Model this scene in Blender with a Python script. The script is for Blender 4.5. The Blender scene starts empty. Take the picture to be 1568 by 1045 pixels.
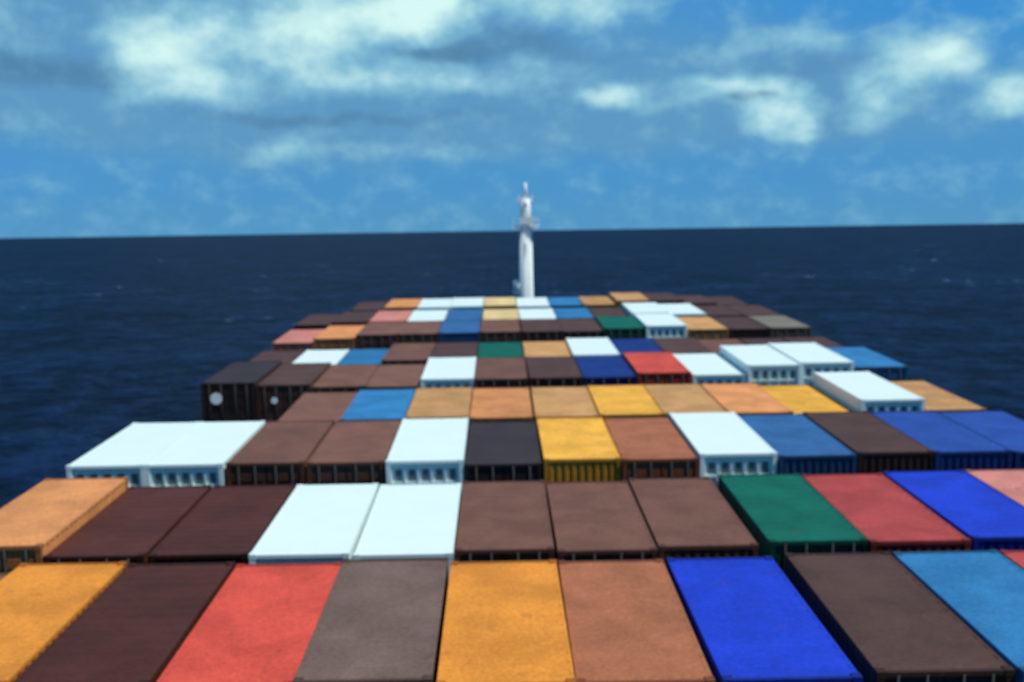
import bpy, bmesh, math, random
from mathutils import Matrix, Vector, Euler
random.seed(7)
scene = bpy.context.scene
scene.view_settings.view_transform = 'Standard'
scene.view_settings.look = 'None'
scene.view_settings.exposure = 0

EYE = 40.0
TRIM = math.radians(2.28)
SHIP = Matrix.Translation((0, 0, EYE)) @ Matrix.Rotation(TRIM, 4, 'X')
H = 8.7
F = 1585.0

def lin(c):
    r = []
    for v in c:
        v /= 255.0
        r.append(v / 12.92 if v <= 0.04045 else ((v + 0.055) / 1.055) ** 2.4)
    return (r[0], r[1], r[2], 1.0)

# ------------------------------------------------------------------ node helpers
class NT:
    def __init__(self, tree):
        self.t = tree
    def n(self, typ, **kw):
        nd = self.t.nodes.new(typ)
        for k, v in kw.items():
            setattr(nd, k, v)
        return nd
    def l(self, a, b):
        self.t.links.new(a, b)
    def put(self, sock, v):
        if isinstance(v, bpy.types.NodeSocket):
            self.l(v, sock)
        else:
            sock.default_value = v
    def math(self, op, a, b=0.0, c=0.0, clamp=False):
        nd = self.n('ShaderNodeMath', operation=op)
        nd.use_clamp = clamp
        self.put(nd.inputs[0], a)
        self.put(nd.inputs[1], b)
        self.put(nd.inputs[2], c)
        return nd.outputs[0]
    def vmath(self, op, a, b=(0, 0, 0)):
        nd = self.n('ShaderNodeVectorMath', operation=op)
        self.put(nd.inputs[0], a)
        self.put(nd.inputs[1], b)
        return nd
    def rng(self, v, a, b, c=0.0, d=1.0, smooth=True):
        nd = self.n('ShaderNodeMapRange')
        nd.interpolation_type = 'SMOOTHSTEP' if smooth else 'LINEAR'
        nd.clamp = True
        self.put(nd.inputs['Value'], v)
        nd.inputs['From Min'].default_value = a
        nd.inputs['From Max'].default_value = b
        nd.inputs['To Min'].default_value = c
        nd.inputs['To Max'].default_value = d
        return nd.outputs['Result']
    def noise(self, vec, scale, detail=4, rough=0.55, dist=0.0):
        nd = self.n('ShaderNodeTexNoise')
        if vec is not None:
            self.l(vec, nd.inputs['Vector'])
        nd.inputs['Scale'].default_value = scale
        nd.inputs['Detail'].default_value = detail
        nd.inputs['Roughness'].default_value = rough
        nd.inputs['Distortion'].default_value = dist
        return nd.outputs['Fac']
    def mix(self, fac, a, b, blend='MIX'):
        nd = self.n('ShaderNodeMix', data_type='RGBA', blend_type=blend)
        self.put(nd.inputs[0], fac)
        self.put(nd.inputs[6], a)
        self.put(nd.inputs[7], b)
        return nd.outputs[2]

def new_mat(name):
    m = bpy.data.materials.new(name)
    m.use_nodes = True
    t = NT(m.node_tree)
    b = m.node_tree.nodes['Principled BSDF']
    return m, t, b

def paint_mat(name, dirt=1.0, color=None, rough=0.6, rustiness=1.0, tint=None):
    m, t, b = new_mat(name)
    oi = t.n('ShaderNodeObjectInfo')
    tc = t.n('ShaderNodeTexCoord')
    off = t.math('MULTIPLY', oi.outputs['Random'], 137.0)
    cv = t.n('ShaderNodeCombineXYZ')
    t.l(off, cv.inputs[0]); t.l(off, cv.inputs[1])
    vec = t.vmath('ADD', tc.outputs['Object'], cv.outputs[0]).outputs[0]
    base = oi.outputs['Color'] if color is None else color
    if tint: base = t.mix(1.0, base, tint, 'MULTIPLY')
    big = t.rng(t.noise(vec, 0.7, 3, 0.6, 0.3), 0.3, 0.7, 1 - 0.17 * dirt, 1 + 0.12 * dirt)
    fine = t.rng(t.noise(vec, 13.0, 3, 0.8), 0.25, 0.75, 1 - 0.30 * dirt, 1 + 0.30 * dirt, False)
    k = t.math('MULTIPLY', big, fine)
    kc = t.n('ShaderNodeCombineXYZ')
    for i in range(3): t.l(k, kc.inputs[i])
    col = t.mix(1.0, base, kc.outputs[0], 'MULTIPLY')
    rust = t.rng(t.noise(vec, 1.7, 5, 0.7, 0.6), 0.60, 0.74, 0.0, 0.45 * rustiness)
    col = t.mix(rust, col, (0.085, 0.045, 0.03, 1))
    t.l(col, b.inputs['Base Color'])
    b.inputs['Roughness'].default_value = rough
    b.inputs['Specular IOR Level'].default_value = 0.2
    return m

M_PAINT = paint_mat('container_paint', 1.0)
M_ENDS = paint_mat('shaded_rusty_end_paint', 1.0, tint=(0.5, 0.45, 0.42, 1), rustiness=1.4)  # tint puts the end faces' shade into the paint colour; rust is heavier
M_WHITE = paint_mat('reefer_paint', 0.10, rough=0.5, rustiness=0.10)
M_STEEL = paint_mat('galvanised_steel', 0.6, (0.16, 0.16, 0.16, 1), 0.5)
M_ROD = paint_mat('lock_rod_steel', 0.6, (0.04, 0.04, 0.038, 1), 0.6)
M_DARK = paint_mat('dark_grille', 0.5, (0.015, 0.018, 0.02, 1), 0.7, 0.3)
M_GRILLE = paint_mat('vent_grille', 0.5, (0.17, 0.2, 0.19, 1), 0.7, 0.3)
M_HULL = paint_mat('hull_paint', 0.5, (0.02, 0.03, 0.05, 1), 0.5)
M_DECK = paint_mat('deck_paint', 0.8, (0.07, 0.03, 0.022, 1), 0.7)
M_MAST = paint_mat('mast_paint', 0.10, (0.82, 0.88, 0.84, 1), 0.5, 0.1)

# ------------------------------------------------------------------ mesh helpers
def box(bm, x0, x1, y0, y1, z0, z1, mi=0):
    vs = [bm.verts.new(p) for p in ((x0,y0,z0),(x1,y0,z0),(x1,y1,z0),(x0,y1,z0),(x0,y0,z1),(x1,y0,z1),(x1,y1,z1),(x0,y1,z1))]
    for f in ((0,3,2,1),(4,5,6,7),(0,1,5,4),(1,2,6,5),(2,3,7,6),(3,0,4,7)):
        fc = bm.faces.new([vs[i] for i in f]); fc.material_index = mi

def cyl(bm, p0, p1, r0, r1, seg=16, mi=0):
    p0 = Vector(p0); p1 = Vector(p1)
    d = (p1 - p0).normalized()
    a = d.orthogonal().normalized(); b = d.cross(a)
    A, B = [], []
    for i in range(seg):
        t = 2 * math.pi * i / seg
        o = a * math.cos(t) + b * math.sin(t)
        A.append(bm.verts.new(p0 + o * r0)); B.append(bm.verts.new(p1 + o * r1))
    for i in range(seg):
        j = (i + 1) % seg
        f = bm.faces.new((A[i], A[j], B[j], B[i])); f.material_index = mi; f.smooth = True
    bm.faces.new(A[::-1]).material_index = mi
    bm.faces.new(B).material_index = mi

def to_mesh(bm, name, mats):
    bmesh.ops.recalc_face_normals(bm, faces=bm.faces)
    me = bpy.data.meshes.new(name)
    bm.to_mesh(me); bm.free()
    for m in mats: me.materials.append(m)
    return me

W, L, HT = 2.438, 6.058, 2.591
def corrug(bm, p0, axis, length, up, upv, depthv, pitch, dep, mi=0):
    n = int(length / pitch)
    s = length / n
    pts = []
    for i in range(n):
        for fr, o in ((0.0, 0), (0.3, 0), (0.45, 1), (0.85, 1)):
            pts.append(((i + fr) * s, o * dep))
    pts.append((length, 0))
    rows = [[], []]
    for a, o in pts:
        q = Vector(p0) + Vector(axis) * a + Vector(depthv) * o
        rows[0].append(bm.verts.new(q)); rows[1].append(bm.verts.new(q + Vector(upv) * up))
    for i in range(len(pts) - 1):
        f = bm.faces.new((rows[0][i], rows[0][i+1], rows[1][i+1], rows[1][i])); f.material_index = mi

def container_mesh(kind):
    bm = bmesh.new()
    hw = W / 2; hl = L / 2
    pm = 0
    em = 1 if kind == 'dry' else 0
    for sx in (-1, 1):
        for sy in (-1, 1):
            xa, xb = sorted((sx * hw, sx * (hw - 0.13)))
            ya, yb = sorted((sy * hl, sy * (hl - 0.13)))
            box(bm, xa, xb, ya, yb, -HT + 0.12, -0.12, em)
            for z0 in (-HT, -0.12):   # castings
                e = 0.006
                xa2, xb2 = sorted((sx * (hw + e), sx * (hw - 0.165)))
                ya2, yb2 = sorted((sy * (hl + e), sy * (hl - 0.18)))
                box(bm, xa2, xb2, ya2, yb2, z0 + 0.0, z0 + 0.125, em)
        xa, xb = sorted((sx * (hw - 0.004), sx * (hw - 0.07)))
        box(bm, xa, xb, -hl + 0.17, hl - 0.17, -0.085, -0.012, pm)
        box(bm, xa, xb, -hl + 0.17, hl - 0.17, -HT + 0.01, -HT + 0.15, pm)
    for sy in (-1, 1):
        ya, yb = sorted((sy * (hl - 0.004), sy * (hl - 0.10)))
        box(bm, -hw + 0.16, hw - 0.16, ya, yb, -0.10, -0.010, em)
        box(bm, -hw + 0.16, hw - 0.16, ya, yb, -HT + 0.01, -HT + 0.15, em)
    box(bm, -hw + 0.08, hw - 0.08, -hl + 0.11, hl - 0.11, -HT + 0.06, -HT + 0.13, pm)
    if kind == 'dry':
        corrug(bm, (-hw + 0.05, -hl + 0.13, -HT + 0.14), (0,1,0), L - 0.26, HT - 0.22, (0,0,1), (-1,0,0), 0.278, 0.036)
        corrug(bm, (hw - 0.05, -hl + 0.13, -HT + 0.14), (0,1,0), L - 0.26, HT - 0.22, (0,0,1), (1,0,0), 0.278, 0.036)
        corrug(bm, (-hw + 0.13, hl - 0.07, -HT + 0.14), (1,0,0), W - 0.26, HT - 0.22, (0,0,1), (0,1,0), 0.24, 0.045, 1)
        corrug(bm, (-hw + 0.06, -hl + 0.09, -0.024), (0,1,0), L - 0.18, W - 0.12, (1,0,0), (0,0,1), 0.418, 0.009)
        for sx in (-1, 1):
            xa, xb = sorted((sx * 0.012, sx * (hw - 0.135)))
            box(bm, xa, xb, -hl + 0.05, -hl + 0.09, -HT + 0.16, -0.11, 1)
            for k in range(4):
                zc = -0.45 - k * 0.55
                box(bm, xa + 0.05, xb - 0.05, -hl + 0.028, -hl + 0.05, zc - 0.14, zc + 0.10, 1)
            for fx in (0.30, 0.78):
                x = sx * (hw - 0.135) * fx
                cyl(bm, (x, -hl + 0.012, -HT + 0.10), (x, -hl + 0.012, -0.06), 0.025, 0.025, 8, 2)
                for zz in (-0.35, -1.2, -2.1):
                    box(bm, x - 0.06, x + 0.06, -hl + 0.004, -hl + 0.027, zz - 0.04, zz + 0.04, 2)
                box(bm, min(x, x - sx*0.35), max(x, x - sx*0.35), -hl - 0.002, -hl + 0.010, -1.62, -1.58, 2)
    else:
        for sx in (-1, 1):
            xa, xb = sorted((sx * (hw - 0.02), sx * (hw - 0.06)))
            box(bm, xa, xb, -hl + 0.13, hl - 0.13, -HT + 0.15, -0.085, pm)
            for k in range(14):
                y = -hl + 0.35 + k * (L - 0.7) / 13
                xa, xb = sorted((sx * (hw - 0.006), sx * (hw - 0.02)))
                box(bm, xa, xb, y - 0.03, y + 0.03, -HT + 0.2, -0.12, pm)
        box(bm, -hw + 0.07, hw - 0.07, -hl + 0.10, hl - 0.10, -0.06, -0.020, pm)
        box(bm, -hw + 0.13, hw - 0.13, hl - 0.08, hl - 0.04, -HT + 0.15, -0.1, pm)
        box(bm, -hw + 0.13, hw - 0.13, -hl + 0.10, -hl + 0.14, -HT + 0.15, -0.1, pm)
        n = 5
        wdt = (W - 0.30) / n
        for i in range(n):
            x = -hw + 0.15 + i * wdt
            box(bm, x + 0.13, x + wdt - 0.10, -hl + 0.08, -hl + 0.10, -0.66, -0.30, 2)
            box(bm, x - 0.03, x + 0.03, -hl + 0.05, -hl + 0.10, -HT + 0.15, -0.1, pm)
        box(bm, -hw + 0.13, hw - 0.13, -hl + 0.045, -hl + 0.10, -0.78, -0.72, pm)
        for sx in (-1, 1):
            cyl(bm, (sx * 0.5, -hl + 0.04, -1.2), (sx * 0.5, -hl + 0.098, -1.2), 0.33, 0.36, 20, 2)
            cyl(bm, (sx * 0.5, -hl + 0.02, -1.2), (sx * 0.5, -hl + 0.04, -1.2), 0.1, 0.12, 12, 1)
        box(bm, -0.85, 0.1, -hl + 0.04, -hl + 0.098, -2.3, -1.65, 1)
        box(bm, 0.25, 0.9, -hl + 0.05, -hl + 0.098, -2.3, -1.65, 2)
    mats = [M_PAINT, M_ENDS, M_ROD] if kind == 'dry' else [M_WHITE, M_STEEL, M_GRILLE]
    return to_mesh(bm, 'container_' + kind, mats)

ME_DRY = container_mesh('dry')
ME_REEF = container_mesh('reefer')

PAL = {
 'B': (122, 84, 66), 'D': (84, 60, 50), 'K': (62, 52, 50), 'M': (84, 46, 34), 'G': (120, 97, 84),
 'R': (206, 78, 60), 'S': (176, 72, 66), 'N': (162, 100, 66), 'O': (224, 142, 50), 'P': (216, 144, 84),
 'Y': (238, 174, 62), 'T': (198, 148, 90), 'U': (30, 60, 184), 'V': (26, 54, 124), 'L': (50, 120, 168),
 'Q': (54, 104, 154), 'E': (14, 98, 78), 'I': (202, 128, 112), 'W': (222, 250, 244), 'C': (236, 206, 140),
 'A': (130, 122, 104), 'H': (42, 78, 156),
}
PITCH = 2.5
def put(x, y, z, code, rz=0.0, noflip=False):
    me = ME_REEF if code == 'W' else ME_DRY
    nm = 'refrigerated_container' if code == 'W' else 'shipping_container'
    o = bpy.data.objects.new(nm, me)
    scene.collection.objects.link(o)
    flip = math.pi if (code != 'W' and random.random() < 0.3) else 0.0
    if noflip: flip = 0.0
    o.matrix_world = SHIP @ Matrix.Translation((x, y, z)) @ Matrix.Rotation(flip + rz, 4, 'Z')
    c = list(lin(PAL[code]))
    j = 1 + random.uniform(-0.12, 0.12)
    if code != 'W':
        c = [min(c[i] * j, 0.9) for i in range(3)] + [1]
    else:
        c = [0.76, 0.90, 0.84, 1]
    o.color = c
    return o

R5x = {3:.28,4:.28,5:.28,6:.28,7:.28}
ROWS = [
 (9.0,  0.0,  'BDOGNBUKLBOBT', {}, {}, {}),
 (17.05, 0.17, 'BOMRGONUDLSBU', {-5:-0.1, 3:-0.05, 1:-.08, -4:.05}, R5x, {3:.12,0:-.05,2:-.12}),
 (24.3,-0.06, 'PMMWWBBBESUIN', {-5:0.30, 1:-0.06, 3:.08,4:.08,5:.08,6:.08,7:.08}, {3:.25,4:.25,5:.25,6:.25,7:.25}, {}),
 (31.75, 0.22,  'WWBBWKYNWQDHH', {-5:.05,-4:.05,-1:.05,0:-.08,3:.1,2:-.05}, {}, {}),
 (38.8, 0.04,  '--BLTPTYTPYWT', {6:0.42, 7:.0,5:-.1,-3:-.1}, {}, {}),
 (46.6, 0.10,  'KDBBWBDVRWWWL', {-5:.0, -4:-.15,-3:-.3,-2:-.25,3:.15,5:.45,6:.50,7:.25}, {}, {}),
 (53.3, -0.1,'DWLBDETWVDBDD', {-4:-.3,-3:-.25,-5:-.3,4:.1,2:.15,3:.1}, {}, {}),
 (61.6, 0.15,  'IPBBQBDDEWTDA', {-5:-.45,-4:-.2,3:.1,4:.3}, {}, {}),
 (68.3, 0.1,  'DDIWQCWLDWWDD', {4:.3,5:.2,-5:-.2}, {}, {}),
 (77.0, 0.0,  '-DPWWCWLTTDDD', {4:.25,5:.2,7:-.2,-4:-.2}, {}, {}),
]
LOW = 'BDGNMKRQVEOTLBDDBK'
TIERS = 4
def disc_mesh(name, r, mat):
    bm = bmesh.new()
    cyl(bm, (0, 0, 0), (0, 0.012, 0), r, r, 24)
    return to_mesh(bm, name, [mat])
for ri, (y0, bz, codes, dzs, dxs, dys) in enumerate(ROWS):
    for ci, code in enumerate(codes):
        col = ci - 5
        x = col * PITCH + dxs.get(col, 0.0) + random.uniform(-0.035, 0.035)
        y = y0 + L / 2 + random.uniform(-0.08, 0.08) + dys.get(col, 0.0)
        z = -H + bz + dzs.get(col, 0.0) + random.uniform(-0.035, 0.035)
        zz = z
        for t in range(TIERS):
            if t == 0 and code == '-':
                pass
            else:
                cc = code if t == 0 else random.choice(LOW)
                emblem = (t == 0 and ri == 5 and col in (-5, -4))
                if ri == 5 and col < -3 and t == 1: cc = 'K'
                o = put(x, y, zz, cc, random.uniform(-0.005, 0.005), emblem)
                if emblem:
                    e = bpy.data.objects.new('painted_emblem', disc_mesh('painted_emblem', 0.27 if col == -5 else 0.15, M_MAST))
                    scene.collection.objects.link(e)
                    e.parent = o
                    e.location = (-0.55 if col == -5 else -0.4, -L / 2 - 0.020, -0.72)
            zz -= HT + 0.02

# ------------------------------------------------------------------ ship hull
CX = 2.5
ZD = -H - TIERS * (HT + 0.02) - 0.9
ship = bpy.data.objects.new('container_ship', None)
scene.collection.objects.link(ship)
ship.matrix_world = SHIP
def child(name, me):
    o = bpy.data.objects.new(name, me)
    scene.collection.objects.link(o)
    o.parent = ship
    return o
def outline(hw, ybow, n=14):
    ys = 86.0
    r = [(hw, -30.0), (hw, 40.0), (hw, ys - 8)]
    for i in range(1, n + 1):
        t = i / n
        r.append((hw * (1 - t ** 2.2), ys - 8 + (ybow - ys + 8) * t))
    full = r + [(-x, y) for x, y in reversed(r[:-1])]
    return [(CX + x, y) for x, y in full]
bm = bmesh.new()
ringdefs = [(16.6, 116, ZD - 1.2), (16.6, 115, ZD - 5), (16.0, 110, ZD - 12), (15, 104, ZD - 30)]
rings = []
for hw, yb, z in ringdefs:
    rings.append([bm.verts.new((x, y, z)) for x, y in outline(hw, yb)])
for a, b in zip(rings, rings[1:]):
    for i in range(len(a)):
        j = (i + 1) % len(a)
        bm.faces.new((a[i], a[j], b[j], b[i]))
child('hull', to_mesh(bm, 'hull', [M_HULL]))
bm = bmesh.new()
bm.faces.new([bm.verts.new((x, y, ZD - 1.25)) for x, y in outline(16.55, 115.8)])
for y0, *_ in ROWS:
    box(bm, CX - 15.9, CX + 15.9, y0 - 0.05, y0 + L + 0.05, ZD - 1.2, ZD + 0.6, 0)
child('deck', to_mesh(bm, 'deck', [M_DECK]))
bm = bmesh.new()
for yg in (31.05, 45.8, 60.5, 75.7, 16.1):
    for c in range(-5, 9):
        x = (c - 0.5) * PITCH
        box(bm, x - 0.09, x + 0.09, yg - 0.35, yg - 0.2, ZD - 1.2, -H - 2.9)
        box(bm, x - 0.09, x + 0.09, yg + 0.2, yg + 0.35, ZD - 1.2, -H - 2.9)
    for z in (-H - 5.6, -H - 3.0):
        box(bm, CX - 16.1, CX + 16.1, yg - 0.36, yg + 0.36, z, z + 0.1)
child('lashing_bridges', to_mesh(bm, 'lashing_bridges', [M_DARK]))
bm = bmesh.new()
ol = [p for p in outline(16.5, 115.5) if p[1] > 84]
for a, b in zip(ol, ol[1:]):
    va = bm.verts.new((a[0], a[1], ZD - 1.2)); vb = bm.verts.new((b[0], b[1], ZD - 1.2))
    vc = bm.verts.new((b[0], b[1], ZD + 1.4)); vd = bm.verts.new((a[0], a[1], ZD + 1.4))
    bm.faces.new((va, vb, vc, vd))
child('bulwark', to_mesh(bm, 'bulwark', [M_HULL]))

# ------------------------------------------------------------------ foremast
bm = bmesh.new()
MX, MY = 2.30, 90.0
def mc(x0, y0, z0, x1, y1, z1, r0, r1, s=16): cyl(bm, (MX+x0, MY+y0, z0), (MX+x1, MY+y1, z1), r0, r1, s)
def mb(x0,x1,y0,y1,z0,z1): box(bm, MX+x0, MX+x1, MY+y0, MY+y1, z0, z1)
mc(0,0,ZD-1.2, 0,0,-3.35, .78,.54)
mc(0,0,-3.35, 0,0,-0.9, .50,.42)
mc(0,0,-0.9, 0,0,0.45, .18,.12)
mb(-1.15,1.15,-.6,.6,-3.46,-3.26)
for x in (-1.12,1.12):
    for y in (-.57,.57):
        mb(x-.03,x+.03,y-.03,y+.03,-3.3,-2.6)
for y in (-.57,.57): mb(-1.15,1.15,y-.02,y+.02,-2.62,-2.57)
mb(-.68,.68,-.1,.1,-1.15,-0.98)
mb(-.64,-.46,-.1,.1,-0.98,-.6); mb(.46,.64,-.1,.1,-0.98,-.6)
mb(-.52,.80,-.75,-.5,-3.1,-2.5)
mc(0,-.6,-1.6, 0,-.6,-1.1, .16,.16,10)
mb(-1.15,-.5,-.4,.4,-9.1,-8.98)
for x in (-1.1,-.62):
    mb(x-.04,x+.04,-.38,-.30,-9.0,-8.0)
mb(-1.12,-.55,-.38,-.31,-8.05,-7.96)
mc(-.85,-.3,-8.9,-.85,-.3,-8.2,.2,.3,12)
for x in (-.22,.22): mb(x-.03,x+.03,-.90,-.84,-16,-3.5)
z=-16
while z<-3.6:
    mb(-.22,.22,-.89,-.85,z,z+.035); z+=.35
me = to_mesh(bm, 'foremast', [M_MAST])
o = bpy.data.objects.new('foremast', me); scene.collection.objects.link(o); o.matrix_world = SHIP

# ------------------------------------------------------------------ sea
m, t, b = new_mat('sea_water')
geo = t.n('ShaderNodeNewGeometry')
P = geo.outputs['Position']
v1 = t.vmath('MULTIPLY', P, (0.004, 0.004, 0)).outputs[0]
v2 = t.vmath('MULTIPLY', P, (0.020, 0.018, 0)).outputs[0]
v3 = t.vmath('MULTIPLY', P, (0.10, 0.085, 0)).outputs[0]
n1 = t.noise(v1, 1.0, 3, 0.6, 0.5); n2 = t.noise(v2, 1.0, 4, 0.65, 0.6); n3 = t.noise(v3, 1.0, 4, 0.65, 0.3)
hsum = t.math('ADD', t.math('MULTIPLY', n2, 9.0), t.math('MULTIPLY', n3, 3.4))
bp = t.n('ShaderNodeBump'); bp.inputs['Strength'].default_value = 1.0; bp.inputs['Distance'].default_value = 1.0
t.l(hsum, bp.inputs['Height']); t.l(bp.outputs[0], b.inputs['Normal'])
tone = t.rng(t.math('ADD', t.math('MULTIPLY', n1, .15), t.math('ADD', t.math('MULTIPLY', n2, .35), t.math('MULTIPLY', n3, .50))), .43, .60)
col = t.mix(tone, (0.0005, 0.0026, 0.011, 1), (0.0050, 0.0185, 0.060, 1))
capm = t.math('MULTIPLY', t.rng(n3, 0.60, 0.66), t.math('MULTIPLY', t.rng(n2, 0.58, 0.64), t.rng(n1, 0.50, 0.58)))
col = t.mix(capm, col, (0.5, 0.65, 0.7, 1))
t.l(col, b.inputs['Base Color'])
b.inputs['Roughness'].default_value = 0.5
b.inputs['Specular IOR Level'].default_value = 0.04
bm = bmesh.new()
R = 60000
cen = bm.verts.new((0, 0, 0))
ringv = [bm.verts.new((R * math.cos(2*math.pi*i/96), R * math.sin(2*math.pi*i/96), 0)) for i in range(96)]
for i in range(96):
    bm.faces.new((cen, ringv[i], ringv[(i+1) % 96]))
me = to_mesh(bm, 'sea', [m])
o = bpy.data.objects.new('sea', me); scene.collection.objects.link(o)

# ------------------------------------------------------------------ sun + world
EL, AZ = math.radians(59), math.radians(112)
sd = Vector((math.sin(AZ) * math.cos(EL), math.cos(AZ) * math.cos(EL), math.sin(EL)))
su = bpy.data.lights.new('sun', 'SUN'); su.energy = 3.6; su.angle = math.radians(0.5); su.color = (1.0, 0.98, 0.91)
so = bpy.data.objects.new('sun', su); scene.collection.objects.link(so)
so.rotation_euler = (-sd).to_track_quat('-Z', 'Y').to_euler()

w = bpy.data.worlds.new('World'); scene.world = w; w.use_nodes = True
t = NT(w.node_tree)
for n in list(w.node_tree.nodes): w.node_tree.nodes.remove(n)
out = t.n('ShaderNodeOutputWorld'); bg = t.n('ShaderNodeBackground')
t.l(bg.outputs[0], out.inputs[0])
sky = t.n('ShaderNodeTexSky'); sky.sky_type = 'NISHITA'; sky.sun_disc = False
sky.sun_elevation = EL; sky.sun_rotation = AZ; sky.air_density = 1.0; sky.dust_density = 0.3; sky.ozone_density = 3.0
tc = t.n('ShaderNodeTexCoord')
sep = t.n('ShaderNodeSeparateXYZ'); t.l(tc.outputs['Generated'], sep.inputs[0])
az = t.math('ARCTAN2', sep.outputs[0], sep.outputs[1])
el = t.math('ARCSINE', sep.outputs[2])
cb = t.n('ShaderNodeCombineXYZ'); t.l(az, cb.inputs[0]); t.l(el, cb.inputs[1])
UV = cb.outputs[0]
uvn = t.vmath('MULTIPLY', UV, (9.0, 13.0, 1)).outputs[0]
wn = t.n('ShaderNodeTexNoise'); t.l(uvn, wn.inputs['Vector']); wn.inputs['Scale'].default_value = 1.6; wn.inputs['Detail'].default_value = 3
wo = t.vmath('SUBTRACT', wn.outputs['Color'], (0.5, 0.5, 0.5)).outputs[0]
wo = t.vmath('MULTIPLY', wo, (0.055, 0.035, 0)).outputs[0]
UVW = t.vmath('ADD', UV, wo).outputs[0]
def blobs(lst):
    acc = None
    for px, py, rx, ry, amp in lst:
        a = math.atan((px - 784) / F) + 0.011
        e = (352 - 0.0147 * (px - 784) - py) / F
        d = t.vmath('SUBTRACT', UVW, (a, e, 0)).outputs[0]
        d = t.vmath('MULTIPLY', d, (F / rx, F / ry, 0)).outputs[0]
        ln = t.vmath('LENGTH', d).outputs['Value']
        g = t.rng(ln, 1.45, 0.0, 0.0, amp)
        acc = g if acc is None else t.math('ADD', acc, g)
    return acc
bright = blobs([
 (280,92,95,66,1.3),(335,150,110,26,.6),(470,58,105,70,1.1),(560,40,80,50,.6),(660,25,80,52,1.7),(540,120,200,32,.5),
 (870,18,130,42,.95),(937,148,52,18,.95),(1190,185,66,42,1.1),(1110,142,100,20,.9),(1400,115,66,46,.9),(1465,108,46,36,.75),
 (1335,165,46,40,.65),(1545,165,64,34,.9),(1210,85,150,22,.5),(440,235,48,32,.5),(580,238,190,18,.35),(720,128,210,30,.5),
 (20,75,80,45,.35),(1240,205,24,24,.6),(1050,165,90,14,.4)])
veil = blobs([
 (100,60,330,110,1.0),(200,160,380,70,1.0),(700,150,520,100,.95),(1050,140,380,90,.85),(450,210,480,65,.7),
 (1300,180,370,80,.7),(500,20,640,80,.9)])
darkc = blobs([(190,22,160,20,.5),(90,135,200,28,.75),(680,90,80,14,1.0),(810,78,110,22,.6),(1145,162,40,10,1.2),(620,185,260,14,.45),(430,187,160,14,.4),(1230,120,120,14,.3),(940,98,200,16,.35),(395,105,30,40,.35)])
fb = t.noise(uvn, 2.8, 6, 0.62, 0.1)
fbl = t.noise(uvn, 0.8, 3, 0.55, 0.2)
k = 0.10
def sc(c):
    l = lin(c); return (l[0]/k, l[1]/k, l[2]/k, 1)
cr = t.n('ShaderNodeValToRGB')
t.l(t.rng(el, -0.02, 1.2, 0, 1, False), cr.inputs[0])
E = cr.color_ramp.elements
E[0].position = 0.016; E[0].color = lin((76, 150, 200))
E[1].position = 1.0; E[1].color = lin((40, 84, 146))
for p, c in ((0.05, (68, 146, 204)), (0.13, (60, 146, 210)), (0.20, (54, 144, 214)), (0.35, (58, 122, 182))):
    e = E.new(p); e.color = lin(c)
grad = t.mix(1.0, cr.outputs[0], (1/k, 1/k, 1/k, 1), 'MULTIPLY')
skyc = t.mix(1.0, sky.outputs[0], (0.42, 0.62, 0.90, 1), 'MULTIPLY')
skyc = t.mix(0.9, skyc, grad)
veilm = t.math('MULTIPLY', t.rng(t.math('ADD', veil, t.math('MULTIPLY', fbl, .8)), 0.25, 1.5), 0.8)
wob = t.math('MULTIPLY', t.math('SUBTRACT', fb, .5), 1.5)
dens = t.math('ADD', bright, wob)
br1 = t.rng(dens, -0.10, 0.80)
br2 = t.rng(dens, 0.45, 1.50)
c1 = t.mix(veilm, skyc, sc((98, 154, 192)))
c1 = t.mix(t.rng(t.math('ADD', darkc, t.math('MULTIPLY', t.math('SUBTRACT', fbl, .5), .8)), .05, .95, 0, .7), c1, sc((78, 126, 164)))
c2 = t.mix(br1, c1, sc((140, 196, 218)))
c2 = t.mix(t.rng(darkc, .2, 1.1, 0, .6), c2, sc((84, 132, 168)))
c3 = t.mix(br2, c2, sc((216, 250, 246)))
t.l(c3, bg.inputs['Color']); bg.inputs['Strength'].default_value = k
w.cycles.sampling_method = 'MANUAL'; w.cycles.sample_map_resolution = 256

# ------------------------------------------------------------------ camera
cd = bpy.data.cameras.new('camera'); cam = bpy.data.objects.new('camera', cd)
scene.collection.objects.link(cam); scene.camera = cam
cd.sensor_width = 36.0; cd.lens = 36.0 * F / 1568.0
cd.clip_start = 0.1; cd.clip_end = 200000
cam.matrix_world = (Matrix.Translation((0, 0, EYE)) @ Matrix.Rotation(-math.radians(0.62), 4, 'Z')
    @ Matrix.Rotation(math.radians(90 - 6.12), 4, 'X') @ Matrix.Rotation(-math.radians(0.84), 4, 'Z'))
cd.dof.use_dof = True
cd.dof.focus_distance = 6.5
cd.dof.aperture_fstop = 1.2
